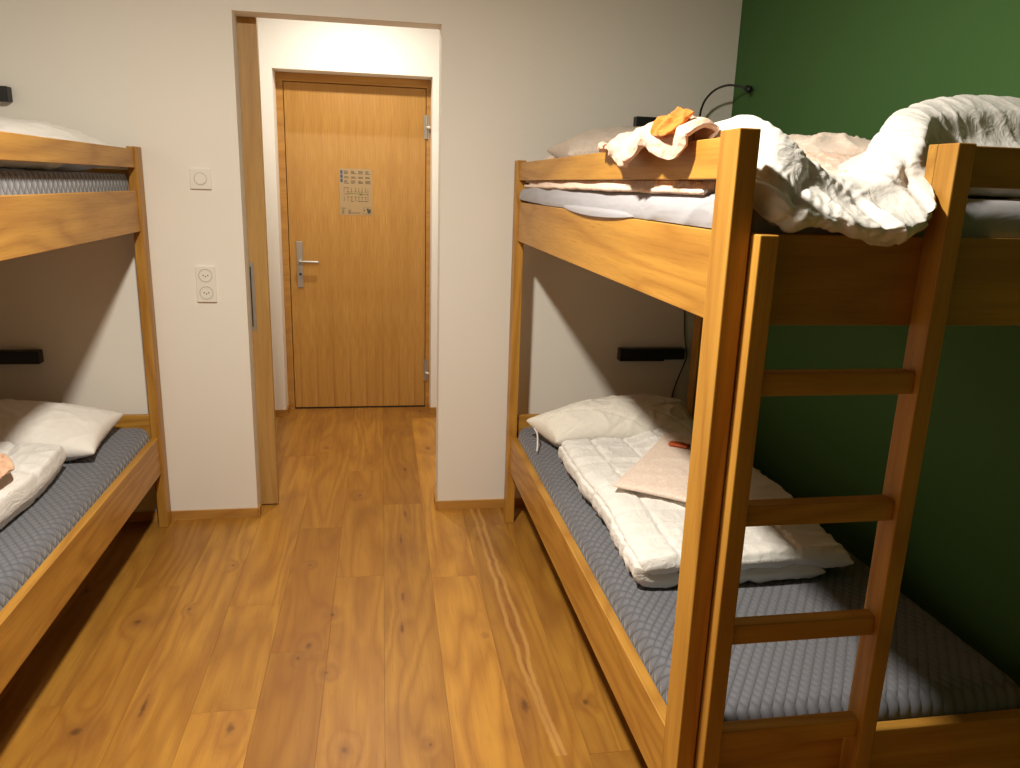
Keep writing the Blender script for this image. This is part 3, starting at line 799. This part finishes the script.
S = [sec(.646, 1.678, 1.56, .646, 1.59, 1.42, bulge=.0, backy=1.70),
     sec(.668, 1.684, 1.49, .652, 1.575, 1.352, bulge=.0, backy=1.70),
     sec(.690, 1.692, 1.46, .655, 1.545, 1.340, bulge=.005, backy=1.74),
     sec(.712, 1.684, 1.43, .672, 1.508, 1.275, bulge=.020, backy=1.76),
     sec(.758, 1.656, 1.42, .702, 1.488, 1.255, bulge=.030, backy=1.76),
     sec(.802, 1.622, 1.42, .745, 1.496, 1.252, bulge=.022, backy=1.74),
     sec(.862, 1.592, 1.42, .797, 1.489, 1.247, bulge=.035, backy=1.74),
     sec(.922, 1.606, 1.44, .845, 1.476, 1.238, bulge=.045, backy=1.80),
     sec(.995, 1.672, 1.49, .900, 1.471, 1.236, bulge=.050, backy=1.9),
     sec(1.045, 1.718, 1.52, .940, 1.490, 1.252, bulge=.045, backy=1.95),
     sec(1.13, 1.742, 1.56, .975, 1.560, 1.345, bulge=.02, backy=2.0),
     sec(1.20, 1.757, 1.58, 1.07, 1.562, 1.362, bulge=.012, backy=2.0),
     sec(1.28, 1.768, 1.60, 1.16, 1.560, 1.362, bulge=.012, backy=2.0),
     sec(1.38, 1.770, 1.60, 1.32, 1.560, 1.365, bulge=.012, backy=1.98),
     sec(1.455, 1.735, 1.58, 1.43, 1.57, 1.40, bulge=.0, backy=1.9)]
# puckered stitch lines crossing the heap: polylines in (section, around) parameter space
def seg_d(p, a, b):
    ax, ay = a; bx2, by2 = b; px_, py_ = p
    dx, dy = bx2-ax, by2-ay; L2 = dx*dx+dy*dy
    t = max(0, min(1, ((px_-ax)*dx+(py_-ay)*dy)/L2)); return math.hypot(px_-ax-t*dx, py_-ay-t*dy), t
SEAMS = [([(.70, 1.70), (.740, 1.665), (.770, 1.625), (.765, 1.585), (.720, 1.548), (.690, 1.50)], .008, .010),
         ([(.78, 1.63), (.815, 1.60), (.845, 1.565), (.860, 1.52), (.868, 1.48)], .007, .010),
         ([(.985, 1.70), (.968, 1.65), (.955, 1.60), (.950, 1.55), (.945, 1.50)], .007, .009),
         ([(.720, 1.548), (.665, 1.585)], .010, .009), ([(.720, 1.548), (.79, 1.505)], .008, .009)]
def big_disp(p, u, v, n):
    x, z = p.x, p.z
    q = Vector((x, p.y, z))
    d = .006*noise.noise(q*5+Vector((3, 1, 8)))
    k = 1.0 if x < 1.0 else 1.7
    w = Vector((x*17+z*5, p.y*4, z*4.5-x*3))
    d += k*.0022*(ridged(w)-.45) + k*.0009*(ridged(w*2.3+Vector((5, 5, 5)))-.4) + .0008*noise.noise(q*60)
    if p.y < cy_front(x) and .74 < x < 1.0:
        c_ = x*.81+z*.59; al = x*.59-z*.81
        m_ = min(1, (x-.74)/.05, (1.0-x)/.04)*min(1, max(0, (1.64-z)/.06))
        d += m_*.0065*(ridged(Vector((c_*20+2, al*3.5, 1.0)))-.4)
    if p.y < cy_front(x) and x < 1.02:
        for pts, dep, wd in SEAMS:
            best = 9; bs = 0; s_ = 0
            for a, b in zip(pts, pts[1:]):
                dd, t = seg_d((x, z), a, b); L = math.hypot(b[0]-a[0], b[1]-a[1])
                if dd < best: best = dd; bs = s_+t*L
                s_ += L
            d -= dep*math.exp(-(best/wd)**2)
            d += .0010*math.sin(2*PI*bs/.017+2.5*noise.noise(q*30))*math.exp(-((best-.012)/.020)**2)
    return d
def cy_front(x): return 1.50 if x < 1.0 else 1.62
du = loft('duvet', S, 280, 260, M_white2, None, big_disp)
tag(du, 'large white quilted duvet heaped at the foot of the upper bunk, spilling over the rail', 'duvet')

# pale pink cloth thrown over the guard rail, orange lining showing
def cl_row(y, ztop, hem, xin=.66, out=.565, zin=1.635):
    return [(xin, y, zin), (.640, y, ztop-.006), (.613, y, ztop), (.588, y, ztop-.014), (out, y, (ztop+hem)/2), (out+.002, y, hem)]
rows = [cl_row(2.06, 1.662, 1.655, .64, .59, 1.655), cl_row(1.98, 1.672, 1.650, out=.575), cl_row(1.90, 1.676, 1.632, out=.567), cl_row(1.81, 1.678, 1.606, out=.562), cl_row(1.75, 1.682, 1.598, out=.560),
        cl_row(1.70, 1.688, 1.613, out=.556), cl_row(1.64, 1.694, 1.638, out=.562), cl_row(1.58, 1.694, 1.625, out=.560), cl_row(1.53, 1.690, 1.610, .645, .566), cl_row(1.49, 1.682, 1.612, .638, .572, 1.65), cl_row(1.465, 1.668, 1.635, .63, .586, 1.65)]
def cloth_d(p, u, v, s):
    q = Vector((p.x, p.y*.8, p.z)); w = q*18+noise.noise_vector(q*9)*1.4
    sg = 1 if s == 0 else -1
    return sg*(.012*noise.noise(q*10) + .009*(ridged(q*13+noise.noise_vector(q*6)*.7)-.45) + .003*(ridged(q*34)-.4))
cc = puffy('pink_cloth', rows, 150, 70, .010, M_cloth, None, .2, cloth_d, .004)
tag(cc, 'pale pink cloth with orange lining thrown over the upper guard rail', 'cloth')
rows = [[(.604-.0165*j, 1.585-.034*i+.006*j, 1.703+.004*math.sin(i+j)-.014*j-.002*i) for j in range(4)] for i in range(4)]
puffy('orange_lining', rows, 50, 40, .022, M_orange, cc, .4, wrinkle(81, .012, 22, .004, 50, (1, 1, 1)), label='crumpled orange lining')

# ------------------------------------------------------------------ black wall shelves, cable, reading lamp
def ledge(label, x0, x1, z0, z1, step=False):
    o = thing('wall_shelf', label, 'wall shelf', ((x0+x1)/2, W, z0))
    bm = bmesh.new()
    if step: add_box(bm, x0, x0+.225, W-.045, W, z0, z1, .002, 1)
    else: add_box(bm, x0, x1, W-.045, W, z0, z1, .002, 1)
    link_bm('shelf_body', bm, M_black, o)
    if step:
        bm = bmesh.new(); add_box(bm, x0+.226, x1, W-.045, W, z0+.007, z1, .002, 1); link_bm('shelf_end', bm, M_black, o)
    return o
ledge('black wall shelf on the back wall above the lower bunk of the ladder bed', 1.153, 1.480, .748, .808, True)
ledge('black wall shelf behind the upper bunk, left of the gooseneck lamp', 1.155, 1.48, 1.812, 1.867)
ledge('black wall shelf above the lower bunk of the left bed', -1.74, -1.408, .753, .808)
ledge('black wall shelf at the upper left corner above the left upper bunk', -1.74, -1.407, 1.808, 1.864)
bm = bmesh.new(); add_tube(bm, [(1.475, W-.012, 1.30), (1.472, W-.012, 1.05), (1.478, W-.010, .95), (1.487, W-.012, .86), (1.488, W-.050, .78), (1.474, W-.05, .72), (1.455, W-.012, .60), (1.436, W-.012, .46), (1.43, W-.016, .30), (1.43, W-.016, .004)], .0035, 8, 80)
tag(link_bm('power_cable', bm, M_black, None, True), 'thin black cable hanging down the wall past the lower right shelf', 'cable')
la = thing('reading_lamp', 'black gooseneck reading lamp bent towards the green wall', 'lamp', (1.447, 3.46, 1.862))
bm = bmesh.new(); add_cyl(bm, (1.447, 3.49, 1.8625), (0, 0, 1), .016, .012, 20, .002); link_bm('lamp_base', bm, M_black, la)
bm = bmesh.new(); add_tube(bm, [(1.447, 3.49, 1.873), (1.444, 3.47, 1.91), (1.452, 3.445, 1.950), (1.478, 3.415, 1.985), (1.518, 3.385, 2.002), (1.56, 3.36, 1.998), (1.590, 3.335, 1.985)], .0048, 10, 60); link_bm('gooseneck', bm, M_black, la, True)
bm = bmesh.new(); add_cyl(bm, (1.584, 3.340, 1.988), (.5, -.7, -.28), .015, .028, 20, .004); link_bm('lamp_head', bm, M_black, la, True)

# ------------------------------------------------------------------ lights
def emit(name, col, s):
    m, nt, b = new_mat(name); b.inputs['Emission Color'].default_value = (*col, 1); b.inputs['Emission Strength'].default_value = s; b.inputs['Base Color'].default_value = (.8, .8, .8, 1); return m
def ceil_lamp(x, y, z, r, power, col, label):
    o = thing('ceiling_lamp', label, 'ceiling lamp', (x, y, z))
    bm = bmesh.new(); add_cyl(bm, (x, y, z-.030), (0, 0, 1), r+.012, .030, 40); link_bm('lamp_housing', bm, M_plastic, o)
    bm = bmesh.new(); add_cyl(bm, (x, y, z-.036), (0, 0, 1), r, .006, 40); link_bm('diffuser', bm, emit('lamp_diffuser', col, 3.0), o)
    ld = bpy.data.lights.new('ceiling_light', 'AREA'); ld.shape = 'DISK'; ld.size = 2*r; ld.energy = power; ld.color = col
    lo = bpy.data.objects.new('ceiling_light', ld); C.objects.link(lo); lo.location = (x, y, z-.0375)
    return lo
ceil_lamp(-.30, 1.45, H, .08, 66, (1.0, .92, .78), 'round ceiling lamp in the middle of the bunk room')
ceil_lamp(-.10, 4.55, HH, .05, 16, (1.0, .92, .78), 'small round ceiling lamp in the hall before the entrance door')
w = bpy.data.worlds.new('world'); sc.world = w; w.use_nodes = True
w.node_tree.nodes['Background'].inputs[0].default_value = (.02, .02, .025, 1)

# ------------------------------------------------------------------ view
sc.view_settings.view_transform = 'Standard'; sc.view_settings.look = 'None'; sc.view_settings.gamma = 1.0
sc.view_settings.use_curve_mapping = False; sc.view_settings.exposure = 0.4
sc.cycles.use_denoising = True; sc.cycles.max_bounces = 8; sc.cycles.diffuse_bounces = 5; sc.cycles.caustics_reflective = False; sc.cycles.caustics_refractive = False
